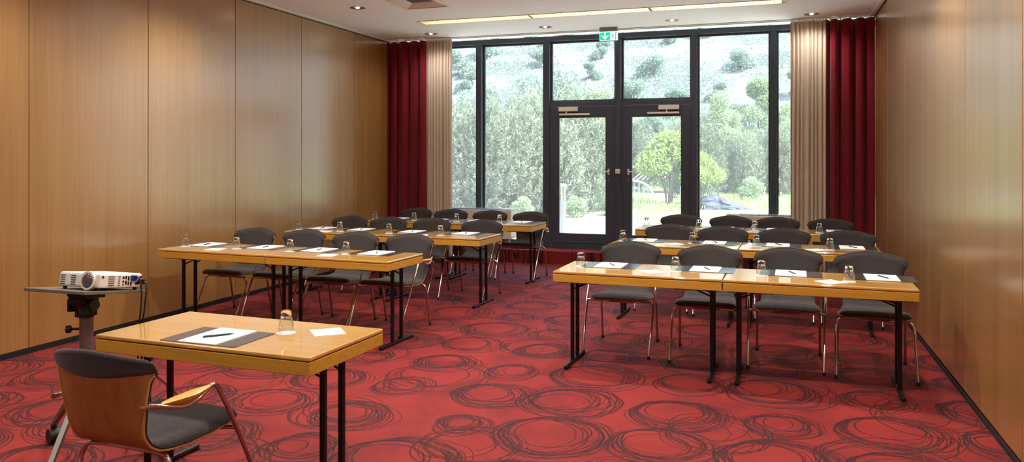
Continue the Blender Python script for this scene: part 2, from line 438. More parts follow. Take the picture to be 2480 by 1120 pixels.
tag(p, 'small square beige switch on the dark post between the two glass doors', 'switch')

# radiators on the step
def radiator(x0, x1, label, endside):
    t = empty('radiator', ((x0+x1)/2, 11.50, STEP_Z))
    hx = (x1-x0)/2
    b = MB().box(-hx, hx, -.14, .14, .14, .585)
    b.build('casing', M['rad'], t, bevel=.006)
    e = .18
    g0, g1 = (-hx, hx-e) if endside > 0 else (-hx+e, hx)
    g = MB(); n = 40
    for k in range(n): g.box(g0+(g1-g0)*k/n+.002, g0+(g1-g0)*(k+1)/n-.006, -.11, .11, .585, .60)
    g.build('top_grille', M['radtop'], t)
    MB().box(g1 if endside > 0 else -hx, hx if endside > 0 else g0, -.13, .13, .585, .603).build('end_cap', M['white'], t, bevel=.004)
    for s in (-1, 1): MB().box(s*(hx-.1)-.03, s*(hx-.1)+.03, -.05, .05, 0, .14).build('foot', M['rad'], t)
    tag(t, label, 'radiator', 'low radiators under the windows')
radiator(-5.70, -3.87, 'low cream radiator on the step left of the glass doors', 1)
radiator(-.68, 1.10, 'low cream radiator on the step right of the glass doors', -1)

# curtains
def curtain(name, x0, x1, z1, folds, amp, mat, label, seed, gather):
    rnd = random.Random(seed); n = folds*16; m = 26
    ph = [rnd.uniform(-.5, .5) for _ in range(8)]; v = []; fs = []
    y0 = 10.985
    for side in (0, 1):
        for j in range(m+1):
            tz = j/m; z = .012+(z1-.012)*tz
            for i in range(n+1):
                t = i/n
                a = 2*math.pi*folds*(t+.018*math.sin(2*math.pi*(t*1.7+ph[0]))+.012*math.sin(2*math.pi*3.1*t+ph[1]*6))
                k = amp*(1-.55*gather*max(0, (tz-.93)/.07))*(1+.25*math.sin(2*math.pi*2.3*t+ph[2]*6))
                y = y0+k*(math.sin(a)+.22*math.sin(2*a+ph[3]*4+1.5*(1-tz)))
                xx = x0+(x1-x0)*t+.012*math.cos(a)*(1-tz*.4)
                xx = min(max(xx, XL+.003), XR-.003)
                v.append((xx, y+side*.006, z))
    W = n+1; T = W*(m+1)
    for j in range(m):
        for i in range(n):
            q = j*W+i; fs.append((q, q+1, q+W+1, q+W)); fs.append((T+q, T+q+W, T+q+W+1, T+q+1))
    for i in range(n):
        fs.append((i, T+i, T+i+1, i+1)); q = m*W+i; fs.append((q, q+1, T+q+1, T+q))
    for j in range(m):
        q = j*W; fs.append((q, q+W, T+q+W, T+q)); q = j*W+n; fs.append((q, T+q, T+q+W, q+W))
    b = MB(); b.add(v, fs); o = b.build(name, mat, smooth='all')
    for k in range(folds*(2 if gather else 1)+1):
        x = x0+(x1-x0)*(k+.5)/(folds*(2 if gather else 1)+1)
        MB().box(x-.008, x+.008, 10.975, 10.995, z1-.02, H-.011).build('curtain_glider', M['white'], o)
    tag(o, label, 'curtain')
curtain('curtain', XL-.01, -5.13, 3.395, 4, .045, M['red'], 'dark red curtain hanging against the left wall', 1, 0)
curtain('curtain', -5.12, -4.70, 3.395, 8, .022, M['sheer'], 'beige curtain hanging beside the left red curtain', 2, 1)
curtain('curtain', .155, .605, 3.395, 8, .022, M['sheer'], 'beige curtain hanging beside the right red curtain', 3, 1)
curtain('curtain', .59, XR+.01, 3.395, 4, .045, M['red'], 'dark red curtain hanging against the right wall', 4, 0)
struct(MB().box(XL, XR, 10.972, 10.998, H-.012, H+.002).build('trim_14', M['white']), 'white curtain track on the ceiling')

# ------------------------------------------------------------------ ceiling fixtures
def spot(x, y, power, z=H-.03, ang=150):
    l = bpy.data.lights.new('downlight_lamp', 'SPOT'); l.energy = power; l.color = (1, .965, .90)
    l.spot_size = R(ang); l.spot_blend = .9; l.shadow_soft_size = .045
    o = bpy.data.objects.new('downlight_lamp', l); COL.objects.link(o); o.location = (x, y, z); return o
def make_downlight():
    t = empty('downlight')
    n = 28
    MB().lathe([(.055, .0), (.092, -.003), (.094, 0), (.092, .003), (.055, .003)], n, close=True).build('trim_ring', M['bronze'], t, smooth=True)
    MB().lathe([(.055, .003), (.038, .06), (.0, .065)], n).build('reflector', M['louvre'], t, smooth=True)
    MB().lathe([(0, -.012), (.018, -.008), (.026, .012), (.016, .058), (0, .06)], 16).build('bulb', M['bulb'], t, smooth=True)
    return t
d0 = make_downlight()
dl = ['round downlight in the ceiling beside the square air vent', 'round downlight above the left curtains', 'round downlight above the left glass door', 'round downlight right of the green exit sign', 'round downlight above the right beige curtain']
for i, (x, y) in enumerate(downs+more):
    d = d0 if i == 0 else copy_tree(d0)
    d.location = (x, y, H)
    tag(d, dl[i] if i < 5 else 'round downlight in the ceiling nearer the viewer', 'ceiling light', 'recessed downlights' if i < 5 else 'unseen recessed downlights')
    spot(x, y, (48 if y < 3 else 106) if y < 8 else 22)

# long louvred lamps
def louvre_lamp(LX0, LX1, LY0, LY1, label, group=None):
    t = empty('ceiling_lamp', ((LX0+LX1)/2, (LY0+LY1)/2, H)); hx, hy = (LX1-LX0)/2, (LY1-LY0)/2
    fr = MB().box(-hx, hx, -hy, -hy+.025, -.006, .006).box(-hx, hx, hy-.025, hy, -.006, .006).box(-hx, -hx+.025, -hy+.025, hy-.025, -.006, .006).box(hx-.025, hx, -hy+.025, hy-.025, -.006, .006)
    fr.build('frame', M['rad'], t)
    MB().box(-hx+.021, hx-.021, -hy+.021, hy-.021, .10, .11).box(-hx+.021, hx-.021, -hy+.021, -hy+.025, .006, .10).box(-hx+.021, hx-.021, hy-.025, hy-.021, .006, .10).build('housing', M['louvre'], t)
    for s in range(3):
        a = -hx+.03+s*(2*hx-.06)/3; b = a+(2*hx-.06)/3-.03
        lv = MB(); n = 19
        for k in range(n+1):
            x = a+(b-a)*k/n
            lv.add([(x-.003, -hy+.027, .0), (x+.003, -hy+.027, .0), (x+.012, -hy+.027, .05), (x-.012, -hy+.027, .05), (x-.003, hy-.027, .0), (x+.003, hy-.027, .0), (x+.012, hy-.027, .05), (x-.012, hy-.027, .05)],
                   [(0, 1, 2, 3), (7, 6, 5, 4), (0, 4, 5, 1), (1, 5, 6, 2), (2, 6, 7, 3), (3, 7, 4, 0)])
        lv.box(a, b, -.006, .006, .0, .05)
        lv.build('louvre', M['louvre'], t)
        for yy in (-.06, .06): MB().tube([(a+.02, yy, .075), (b-.02, yy, .075)], .013, 8).build('lamp_tube', M['tube'], t)
    tag(t, label, 'ceiling light', group)
louvre_lamp(LX0, LX1, LY0, LY1, 'long louvred fluorescent lamp recessed in the ceiling near the windows')
for y in FILL_LAMPS: louvre_lamp(LX0, LX1, y, y+.27, 'unseen louvred ceiling lamp added over the viewer for fill light', 'unseen louvred lamps')

# square air vent
t = empty('air_vent', ((VX0+VX1)/2, (VY0+VY1)/2, H)); h = (VX1-VX0)/2
fr = MB()
for a in range(4):
    ca, sa = [(1, 0), (0, 1), (-1, 0), (0, -1)][a]
    rot = lambda x, y: (x*ca-y*sa, x*sa+y*ca)
    q = [rot(-h, -h), rot(h, -h), rot(h-.022, -h+.022), rot(-h+.022, -h+.022)]
    fr.add([(x, y, -.006) for x, y in q]+[(x, y, .004) for x, y in q], [(0, 3, 2, 1), (4, 5, 6, 7), (0, 1, 5, 4), (2, 3, 7, 6), (1, 2, 6, 5), (3, 0, 4, 7)])
fr.build('frame', M['white'], t)
sl = MB(); k1, k2, zz = h-.022, h-.15, .042
for a in range(4):
    ca, sa = [(1, 0), (0, 1), (-1, 0), (0, -1)][a]
    rot = lambda x, y: (x*ca-y*sa, x*sa+y*ca)
    q = [(*rot(-k1, -k1), 0), (*rot(k1, -k1), 0), (*rot(k2, -k2), zz), (*rot(-k2, -k2), zz)]
    sl.add(q+[(x, y, z+.01) for x, y, z in q], [(0, 1, 2, 3), (7, 6, 5, 4)])
sl.build('sloped_sides', M['diff'], t)
MB().box(-k2, k2, -k2, k2, zz, zz+.012).build('perforated_plate', M['perf'], t)
tag(t, 'square air vent with dark perforated plate in the ceiling', 'vent')

# exit sign
EX, EY = -2.252, 10.88
t = empty('exit_sign', (EX, EY, H))
MB().box(-.128, .128, -.03, .03, -.052, -.001).build('housing', M['signbox'], t, bevel=.004)
MB().box(-.130, .130, -.006, .006, -.180, -.054).build('panel', M['signw'], t)
pg = MB()
def flat(poly): pg.add([(x, -.0075, z) for x, z in poly], [tuple(range(len(poly)))])
g = MB(); pg = g
# green field on the left, cut round the white arrow by laying the arrow on top
flat([(-.122, -.062), (.020, -.062), (.020, -.172), (-.122, -.172)])
flat([(.094, -.062), (.108, -.062), (.108, -.172), (.094, -.172)])
# running figure in the white doorway
flat([(.052, -.078), (.060, -.070), (.068, -.078), (.060, -.088)])
flat([(.050, -.090), (.066, -.092), (.074, -.122), (.058, -.122)])
flat([(.036, -.112), (.052, -.092), (.056, -.098), (.042, -.116)])
flat([(.066, -.096), (.084, -.108), (.082, -.114), (.064, -.104)])
flat([(.058, -.122), (.066, -.122), (.052, -.144), (.036, -.160), (.034, -.152), (.046, -.140)])
flat([(.066, -.122), (.074, -.122), (.082, -.142), (.080, -.166), (.073, -.166), (.074, -.144)])
g.build('green_pictogram', M['green'], t)
pg = MB()
def flat2(poly): pg.add([(x, -.0085, z) for x, z in poly], [tuple(range(len(poly)))])
flat2([(-.060, -.072), (-.042, -.072), (-.042, -.135), (-.060, -.135)])
flat2([(-.051, -.166), (-.098, -.118), (-.098, -.096), (-.051, -.142), (-.004, -.096), (-.004, -.118)])
pg.build('white_arrow', M['signw'], t)
tag(t, 'green and white exit sign with down arrow above the glass doors', 'sign')

# ------------------------------------------------------------------ tables
TW, TD, TH, AP = 1.234, .614, .745, .0815
def make_table():
    t = empty('folding_table')
    MB().box(0, TW, 0, TD, TH-.019, TH).build('tabletop', M['table'], t, bevel=.006)
    MB().box(.008, TW-.008, .008, TD-.008, TH-.026, TH-.019).build('groove', M['seam'], t)
    MB().box(.001, TW-.001, .001, TD-.001, TH-AP, TH-.0225).build('apron', M['apron'], t, bevel=.003)
    zb = TH-AP
    for s in (0, 1):
        X = lambda x: x if s == 0 else TW-x
        xp = .09
        def bx(m, x0, x1, *r):
            a, b = sorted((X(x0), X(x1))); m.box(a, b, *r); return m
        bx(MB(), .03, xp+.25, .05, .085, zb-.012, zb).build('hinge_plate', M['black'], t)
        for yy in (TD/2-.075, TD/2+.075):
            bx(MB(), xp-.014, xp+.014, yy-.014, yy+.014, .028, zb).build('leg', M['black'], t, bevel=.006)
            b = MB(); b.tube([(X(xp+.008), yy+.018, zb-.085), (X(xp+.20), yy+.018, zb-.004)], .006, 8)
            b.build('brace', M['black'], t)
        bx(MB(), xp-.016, xp+.016, .03, TD-.03, .004, .032).build('foot_bar', M['black'], t, bevel=.012)
        for yy in (.05, TD-.05):
            bx(MB(), xp-.014, xp+.014, yy-.02, yy+.02, 0, .006).build('glide', M['plast'], t)
    return t
rows = {'L1': (-5.4946, 5.8721, -3.01), 'L2': (-5.4272, 7.7686, -2.5), 'L3': (-5.3863, 9.3999, -.77),
        'R1': (-1.6036, 5.6827, -1.06), 'R2': (-1.585, 7.625, -1.5), 'R3': (-1.615, 9.33, -.9)}
NM = {'L1': 'front row on the left', 'L2': 'middle row on the left', 'L3': 'back row on the left',
      'R1': 'front row on the right', 'R2': 'middle row on the right', 'R3': 'back row on the right'}
tab = make_table()
tab.location = (-3.1256, 2.9389, 0); tab.rotation_euler.z = R(-2.38)
tag(tab, 'nearest honey wood folding table, standing alone in front of the rows', 'table')
for r, (x, y, a) in rows.items():
    for k in (0, 1):
        o = copy_tree(tab); ca, sa = math.cos(R(a)), math.sin(R(a)); q = k*(TW+.006)
        o.location = (x+q*ca, y+q*sa, 0); o.rotation_euler.z = R(a)
        where = ('by the wall', 'by the aisle')[k] if r[0] == 'L' else ('by the aisle', 'by the wall')[k]
        tag(o, 'honey wood folding table %s, %s' % (where, NM[r]), 'table', 'folding tables in rows')

# ------------------------------------------------------------------ chairs
PROF = [(-.362, .845), (-.346, .79), (-.328, .73), (-.306, .66), (-.285, .595), (-.267, .54), (-.248, .492), (-.222, .455), (-.186, .432),
        (-.135, .422), (-.06, .422), (.02, .430), (.11, .441), (.18, .449), (.225, .449), (.255, .441)]
HW = [.252, .264, .246, .230, .216, .206, .200, .200, .206, .216, .232, .244, .250, .248, .236, .200]
def shell_pt(s, t):
    """s index float along the profile, t in -1..1 across"""
    i = min(int(s), len(PROF)-2); fct = s-i
    y = PROF[i][0]*(1-fct)+PROF[i+1][0]*fct; z = PROF[i][1]*(1-fct)+PROF[i+1][1]*fct
    w = HW[i]*(1-fct)+HW[i+1]*fct; x = t*w
    back = max(0, min(1, (5.5-s)/5.0))
    y += back*1.4*x*x
    if s < 1: z -= 0.045*(abs(t)**1.7)*(1-.15*s)
    elif s < 2: z -= .038*(abs(t)**1.7)*(2-s)
    if s > 9: z -= .12*x*x*min(1, (s-9)/4)
    return Vector((x, y, z))
def shell_nrm(s, t):
    e = .05
    a = shell_pt(min(s+e, len(PROF)-1.001), t)-shell_pt(max(s-e, 0), t); b = shell_pt(s, min(1, t+e))-shell_pt(s, max(-1, t-e))
    return b.cross(a).normalized()       # front / upward side
def sheet(s0, s1, ns, nt, off0, off1, t_in=1.0):
    """closed solid between two offsets of the shell surface"""
    v = []; fs = []
    for off in (off0, off1):
        for i in range(ns+1):
            s = s0+(s1-s0)*i/ns
            for j in range(nt+1):
                t = (-1+2*j/nt)*t_in; o = off(s, t) if callable(off) else off
                v.append(shell_pt(s, t)+shell_nrm(s, t)*o)
    W = nt+1; T = W*(ns+1)
    for i in range(ns):
        for j in range(nt):
            q = i*W+j; fs.append((q, q+W, q+W+1, q+1)); fs.append((T+q, T+q+1, T+q+W+1, T+q+W))
    for j in range(nt):
        fs.append((j, j+1, T+j+1, T+j)); q = ns*W+j; fs.append((q, T+q, T+q+1, q+1))
    for i in range(ns):
        q = i*W; fs.append((q, T+q, T+q+W, q+W)); q = i*W+nt; fs.append((q, q+W, T+q+W, T+q))
    b = MB(); b.add(v, fs); return b
SN = len(PROF)-1.001
def make_chair(arms):
    t = empty('conference_chair')
    b = sheet(.04, SN-.25, 44, 18, -.012, -.001, .966)
    b.build('seat_shell', M['ply'], t, smooth=True)
    for tt in (-1, 1):
        pts = [shell_pt(1.1+(SN-1.4)*i/40, tt*.966)-shell_nrm(1.1+(SN-1.4)*i/40, tt*.96)*.0075 for i in range(41)]
        MB().tube(pts, .0055, 6).build('shell_edge', M['plyedge'], t, smooth=True)
    def puff(s, tt):
        ed = min(1, (1-abs(tt))/.16); en = min(1, s/.5, (SN-s)/1.1)
        return .004+(.013 if s < 7 else .024)*math.sqrt(max(0, min(ed, en)))
    b = sheet(0.0, SN, 48, 22, -.0005, puff, 1.0); b.build('upholstery', M['fabric'], t, smooth='all')
    # cloth folded over the top of the back: a lens-shaped flap on the rear side
    v = []; fs = []; nt = 22; ns = 6
    for off in (-.0125, -.019):
        for i in range(ns+1):
            for j in range(nt+1):
                tt = -1+2*j/nt; depth = .75+1.05*(1-abs(tt)**2.2)
                s = depth*i/ns
                o = off if 0 < i < ns else (-.0125 if i == ns else (off*.9))
                v.append(shell_pt(s, tt)+shell_nrm(s, tt)*o)
    W = nt+1; T = W*(ns+1)
    for i in range(ns):
        for j in range(nt):
            q = i*W+j; fs.append((q, q+1, q+W+1, q+W)); fs.append((T+q, T+q+W, T+q+W+1, T+q+1))
    b = MB(); b.add(v, fs)
    tp = [shell_pt(0, -1+2*j/nt)+shell_nrm(0, -1+2*j/nt)*(-.006) for j in range(nt+1)]
    b.tube(tp, [.006]+[.0125]*(nt-1)+[.006], 10)
    b.build('top_flap', M['fabric'], t, smooth='all')
    r = .0105
    def cap(p, par): MB().lathe([(.0, 0), (.013, 0), (.013, .022), (.011, .026), (0, .026)], 10, p).build('foot_cap', M['plast'], par, smooth=True)
    for s in (-1, 1):
        # rear leg: bends out from under the seat and down
        l = MB().tube(bez([(s*.10, -.15, .400), (s*.16, -.155, .400), (s*.215, -.165, .392), (s*.238, -.175, .345), (s*.240, -.20, .22), (s*.243, -.245, .012)], 6), r, 10).build('leg', M['chrome'], t, smooth=True)
        cap((s*.243, -.245, 0), l)
        if arms:
            path = [(s*.225, -.318, .634), (s*.236, -.285, .632), (s*.252, -.25, .627), (s*.272, -.20, .612), (s*.284, -.14, .600), (s*.287, -.07, .610), (s*.286, -.02, .632), (s*.285, .012, .643), (s*.284, .040, .632), (s*.283, .075, .578), (s*.280, .15, .45), (s*.274, .26, .24), (s*.268, .362, .012)]
            l = MB().tube(bez(path, 5), r, 10).build('leg', M['chrome'], t, smooth=True)
            cap((s*.268, .362, 0), l)
            MB().tube([(s*.10, .13, .405), (s*.19, .155, .408), (s*.278, .178, .412)], r*.9, 8).build('crossbar', M['chrome'], t, smooth=True)
            # wooden arm pad: flat top, curved underside
            n = 14; v = []; fs = []
            for i in range(n+1):
                q = i/n; y = -.235+.232*q; w = .008+.024*math.sin(math.pi*q)**.8
                zt = .634+.014*q+.004*math.sin(math.pi*q); zb = zt-.006-.034*math.sin(math.pi*q)**.9
                xc = .256+.030*math.sin(math.pi*min(1, q*.5+.05)); xc = .254+.032*min(1, q*2)
                v += [(s*(xc-w), y, zt-.002), (s*xc, y, zt+.003), (s*(xc+w), y, zt-.002), (s*(xc+w*.8), y, (zt+zb)/2), (s*xc, y, zb), (s*(xc-w*.8), y, (zt+zb)/2)]
            for i in range(n):
                for k in range(6): fs.append((i*6+k, i*6+(k+1) % 6, (i+1)*6+(k+1) % 6, (i+1)*6+k))
            fs += [tuple(range(6))[::-1], tuple(range(n*6, n*6+6))]
            b = MB(); b.add(v, fs); b.build('armrest', M['armw'], t, smooth=True)
        else:
            l = MB().tube(bez([(s*.10, .13, .400), (s*.17, .14, .404), (s*.235, .155, .398), (s*.262, .17, .350), (s*.264, .215, .24), (s*.266, .345, .012)], 6), r, 10).build('leg', M['chrome'], t, smooth=True)
            cap((s*.266, .345, 0), l)
    MB().tube([(-.10, -.15, .400), (.10, -.15, .400)], r, 10).build('crossbar', M['chrome'], t)
    MB().tube([(-.10, .13, .402), (.10, .13, .402)], r, 10).build('crossbar', M['chrome'], t)
    return t
CH = {'L1': [(-5.24, 7.043), (-4.64, 7.046), (-3.994, 6.981), (-3.4, 6.96)],
      'L2': [(-5.157, 8.857), (-4.599, 8.828), (-4.011, 8.819), (-3.334, 8.783)],
      'L3': [(-5.05, 10.55), (-4.439, 10.434), (-3.824, 10.367), (-3.209, 10.313)],
      'R1': [(-1.23, 6.949), (-.536, 6.86), (.071, 6.902), (.68, 6.82)],
      'R2': [(-1.142, 8.862), (-.549, 8.75), (.061, 8.739), (.669, 8.702)],
      'R3': [(-1.179, 10.433), (-.578, 10.41), (.004, 10.35), (.602, 10.30)]}
ch_a = make_chair(True); ch_a.location = (-2.54, 2.715, 0); ch_a.rotation_euler.z = R(-2)
tag(ch_a, 'plywood-backed armchair seen from behind at the nearest table', 'chair')
ch_b = None
ordw = {'L': ['by the wall', 'second from the wall', 'third from the wall', 'by the aisle'], 'R': ['by the aisle', 'second from the aisle', 'third from the aisle', 'by the wall']}
for r, pts in CH.items():
    for i, (x, y) in enumerate(pts):
        arm = (i % 2 == 1) if r[0] == 'L' else (i % 2 == 0)
        if arm: o = copy_tree(ch_a)
        elif ch_b is None: o = ch_b = make_chair(False)
        else: o = copy_tree(ch_b)
        o.location = (x, y-.362, 0); o.rotation_euler.z = R(180+random.uniform(-2.5, 2.5)+rows[r][2]*.6)
        tag(o, 'charcoal %s %s, %s' % ('armchair' if arm else 'armless chair', ordw[r[0]][i], NM[r]), 'chair', 'charcoal chairs behind the tables')

# ------------------------------------------------------------------ things on the tables
GL = {'L1': [(-5.393, 6.122), (-4.794, 6.111), (-4.205, 6.107), (-3.613, 6.084)], 'L2': [(-5.379, 7.987), (-4.792, 7.934), (-4.14, 7.898), (-3.497, 7.872)],
      'L3': [(-5.248, 9.60), (-4.645, 9.582), (-4.024, 9.58), (-3.421, 9.58)], 'R1': [(-1.46, 5.987), (-.725, 5.956), (-.111, 5.948), (.466, 5.848)],
      'R2': [(-1.497, 7.952), (-.801, 7.946), (-.192, 7.87), (.457, 7.78)], 'R3': [(-1.532, 9.70), (-.892, 9.585), (-.25, 9.548), (.447, 9.494)]}
PA = {'L1': [(-5.272, 6.29), (-4.595, 6.28), (-3.99, 6.25), (-3.387, 6.22)], 'L2': [(-5.18, 8.181), (-4.655, 8.183), (-3.971, 8.14), (-3.306, 8.13)],
      'L3': [(-5.003, 9.81), (-4.397, 9.80), (-3.8, 9.80), (-3.192, 9.783)], 'R1': [(-1.244, 6.105), (-.519, 6.123), (.092, 6.105), (.697, 6.09)],
      'R2': [(-1.29, 8.06), (-.596, 8.05), (.003, 8.03), (.663, 8.02)], 'R3': [(-1.229, 9.76), (-.607, 9.76), (-.015, 9.75), (.642, 9.74)]}
NA = {'L1': [(-4.947, 6.0, 12), (-3.721, 5.955, 8)], 'L2': [(-4.95, 7.86, 10), (-3.70, 7.80, 20)], 'L3': [(-4.86, 9.52, 10), (-3.62, 9.52, 15)],
      'R1': [(-.886, 5.879, 40), (.345, 5.79, 42)], 'R2': [(-.971, 7.83, 38), (.339, 7.74, 40)], 'R3': [(-1.06, 9.46, 35), (.2, 9.44, 38)]}
def make_glass():
    wall = [(.0375, .001), (.0362, .03), (.0338, .052), (.0328, .058), (.0318, .060), (.0272, .074)]
    inn = [(.0255, .073), (.0300, .058), (.0318, .049), (.034, .03), (.0353, .001)]
    b = MB().lathe(wall+inn, 28, close=True)
    o = b.build('drinking_glass', M['thinglass'], smooth='all')
    MB().lathe([(0, .0725), (.020, .0735), (.0254, .0742), (.0262, .080), (.0262, .104), (.024, .108), (0, .108)], 28).build('solid_base', M['glass'], o, smooth='all')
    return o
def rrect(w, d, r, n=4):
    out = []
    for cx, cy, a0 in ((w/2-r, d/2-r, 0), (-w/2+r, d/2-r, 90), (-w/2+r, -d/2+r, 180), (w/2-r, -d/2+r, 270)):
        out += [(cx+r*math.cos(R(a0+90*k/n)), cy+r*math.sin(R(a0+90*k/n))) for k in range(n+1)]
    return out
g0 = make_glass()
c0 = MB().lathe([(0, 0), (.045, 0), (.045, .0016), (0, .0016)], 28).build('paper_coaster', M['paper'])
m0 = MB().prism(rrect(.43, .30, .012), 0, .003).build('desk_mat', M['mat'])
p0 = MB().prism(rrect(.215, .295, .001, 1), 0, .004).build('writing_paper', M['paper'])
def make_pen():
    b = MB().tube([(-.07, 0, .005), (-.066, 0, .005), (.045, 0, .005), (.062, 0, .005), (.072, 0, .005)], [.0035, .0048, .0048, .003, .001], 10)
    o = b.build('pen', M['pen'], smooth=True)
    MB().box(-.066, -.03, -.001, .001, .009, .0115).build('clip', M['steel'], o)
    return o
e0 = make_pen()
n0 = MB().prism([(-.075, -.073), (.074, -.076), (.077, .074), (-.072, .076)], 0, .003).build('paper_napkin', M['paper'])
used = set()
def put(proto, x, y, z, rz, label, cat, group=None):
    o = proto if proto.name not in used else copy_tree(proto)
    used.add(proto.name)
    o.location = (x, y, z); o.rotation_euler = (0, 0, rz); return tag(o, label, cat, group)
def seat_set(px, py, gx, gy, rz, where, pen_a):
    put(m0, px, py, TH, rz, 'dark desk mat '+where, 'desk mat', 'dark desk mats')
    put(p0, px, py, TH+.003, rz, 'white writing paper on the mat '+where, 'paper', 'sheets of writing paper')
    put(e0, px+.01, py-.01, TH+.007, rz+R(pen_a), 'dark pen on the paper '+where, 'pen', 'pens on the paper')
    put(c0, gx, gy, TH, rz, 'white coaster under the glass '+where, 'coaster', 'paper coasters')
    put(g0, gx, gy, TH+.0016, rz, 'upturned drinking glass '+where, 'glass', 'upturned glasses')
seat_set(-2.525, 3.085, -2.269, 3.262, R(-1), 'on the nearest table', 50)
put(n0, -2.085, 3.34, TH, R(-47), 'white paper napkin on the nearest table', 'napkin', 'paper napkins')
for r in rows:
    for i in range(4):
        w = ordw[r[0]][i]
        seat_set(*PA[r][i], *GL[r][i], R(rows[r][2]), '%s, %s' % (w, NM[r]), (112 if r[0] == 'L' else -66)+random.uniform(-8, 8))
    for k, (x, y, a) in enumerate(NA[r]):
        where = ('by the wall', 'by the aisle')[k] if r[0] == 'L' else ('by the aisle', 'by the wall')[k]
        put(n0, x, y, TH, R(a), 'white paper napkin on the table %s, %s' % (where, NM[r]), 'napkin', 'paper napkins')

# ------------------------------------------------------------------ projector on its stand
SX, SY = -3.43, 3.17
t = empty('projector_stand', (SX, SY, 0))
MB().tube([(0, 0, .16), (0, 0, .80)], .034, 20).build('column', M['column'], t, smooth=True)
tilt = Matrix.Rotation(R(-7.6), 4, 'X').to_3x3()
zc = .905
MB().obox((0, 0, zc), (.40, .40, .016), tilt).build('shelf', M['board'], t, bevel=.003)
hd = MB().obox((0, 0, zc-.02), (.13, .12, .03), tilt)
hd.tube([(-.06, -.02, zc-.05), (.06, -.02, zc-.05)], .042, 18).box(-.03, .03, -.045, .04, .77, zc-.03)
hd.lathe([(.036, 0), (.042, .01), (.042, .05), (.036, .06)], 18, (0, 0, .765))
hd.build('tilt_head', M['plast'], t, smooth=True)
MB().tube([(.03, -.03, zc-.065), (.07, -.035, zc-.065)], .012, 10).tube([(.07, -.035, zc-.065), (.10, -.04, zc-.065)], .028, 14).build('knob', M['plast'], t, smooth=True)
MB().tube([(.02, -.04, .815), (.06, -.06, .815)], .012, 10).tube([(.045, -.055, .815), (.07, -.07, .815)], .025, 14).build('knob', M['plast'], t, smooth=True)
MB().tube([(-.03, -.02, .705), (-.062, -.04, .705)], .007, 8).tube([(-.062, -.04, .705), (-.08, -.052, .705)], .02, 12).build('knob', M['plast'], t, smooth=True)
MB().box(-.065, -.05, -.06, -.03, .80, .86).box(-.065, -.035, -.06, -.03, .80, .812).build('lever', M['plast'], t)
for ex, ey in ((.13, -.34), (-.41, .16), (.26, .26)):
    d = Vector((ex, ey, 0)).normalized(); L = Vector((ex, ey, 0)).length
    n = Vector((-d.y, d.x, 0)); b = MB(); v = []
    for q, wz in (((.02), .05), (L, .032)):
        z = .47+(.105-.47)*(q/L)
        for s in (-1, 1):
            for zz in (-wz/2, wz/2): v.append(tuple(d*q+n*s*.014+Vector((0, 0, z+zz))))
    b.add(v, [(0, 1, 3, 2), (4, 6, 7, 5), (0, 2, 6, 4), (1, 5, 7, 3), (0, 4, 5, 1), (2, 3, 7, 6)])
    lg = b.build('leg', M['alu'] if ey < 0 else M['column'], t, bevel=.004)
    w = MB(); p = d*L
    w.tube([tuple(p+n*-.028+Vector((0, 0, .042))), tuple(p+n*.028+Vector((0, 0, .042)))], .042, 18).tube([tuple(p+Vector((0, 0, .07))), tuple(p+Vector((0, 0, .11)))], .016, 10)
    w.obox(tuple(p+d*.05+Vector((0, 0, .045))), (.05, .02, .012), Matrix.Rotation(math.atan2(d.y, d.x), 4, 'Z').to_3x3())
    w.build('caster', M['plast'], lg, smooth=True)
MB().lathe([(.05, 0), (.05, .10), (.036, .13)], 18, (0, 0, .40)).build('leg_collar', M['plast'], t, smooth=True)
tag(t, 'projector stand with grey tilting shelf, taupe column and casters', 'stand')

pj = empty('projector', (SX, SY, 0))
pj.location = Vector((SX, SY, zc))+tilt@Vector((.056, .035, .008)); pj.rotation_euler = (R(-7.6), 0, 0)
px0, px1, py0, py1, pz0, pz1 = -.134, .134, -.143, .143, .014, .088
b = MB().box(px0, px1, py0, py1, pz0, pz1); b.build('body', M['proj'], pj, bevel=.012)
lx = .068
MB().tube([(lx, py0+.02, .050), (lx, py0-.012, .050)], .047, 28).build('lens_ring', M['proj'], pj, smooth=True)
ln = MB().lathe([(0, .012), (.02, .010), (.032, .004), (.039, -.002), (.040, -.006)], 28)
ln.v = [(lx+x, py0-.012-z, .050+y) for x, y, z in ln.v]; ln.build('lens', M['lens'], pj, smooth='all')
for xx in (-.105, -.035):
    v = MB()
    for k in range(5): v.box(xx-.016, xx+.016, py0-.001, py0+.002, .024+k*.011, .030+k*.011)
    v.build('vent', M['vent'], pj)
for ya, yb in ((-.085, -.045), (-.022, -.008)):
    v = MB()
    for k in range(5): v.box(px1-.002, px1+.001, ya, yb, .024+k*.011, .030+k*.011)
    v.build('vent', M['vent'], pj)
for yy, zz, a, c2 in ((.012, .066, .006, .006), (.012, .046, .005, .005), (.012, .030, .004, .004), (.030, .066, .005, .009), (.030, .040, .006, .010), (.047, .062, .005, .011), (.047, .036, .004, .010), (.064, .034, .005, .009), (.128, .068, .008, .005), (.128, .055, .008, .004), (.104, .036, .012, .008)):
    MB().box(px1-.002, px1+.0015, yy-a, yy+a, zz-c2, zz+c2).build('port', M['plast'], pj)
MB().box(px1, px1+.014, .060, .094, .048, .078).build('video_plug', M['blue'], pj, bevel=.003)
MB().tube([(px1-.002, -.122, .070), (px1+.003, -.122, .070)], .006, 12).build('sensor', M['plast'], pj)
for xx, yy in ((-.11, -.12), (.11, -.12), (-.11, .12), (.11, .12)): MB().lathe([(.010, 0), (.010, .018)], 10, (xx, yy, 0)).build('foot', M['plast'], pj)
tag(pj, 'white projector with round lens and blue plug on the stand shelf', 'projector')
def wpt(x, y, z): return Vector(pj.location)+tilt@Vector((x, y, z))
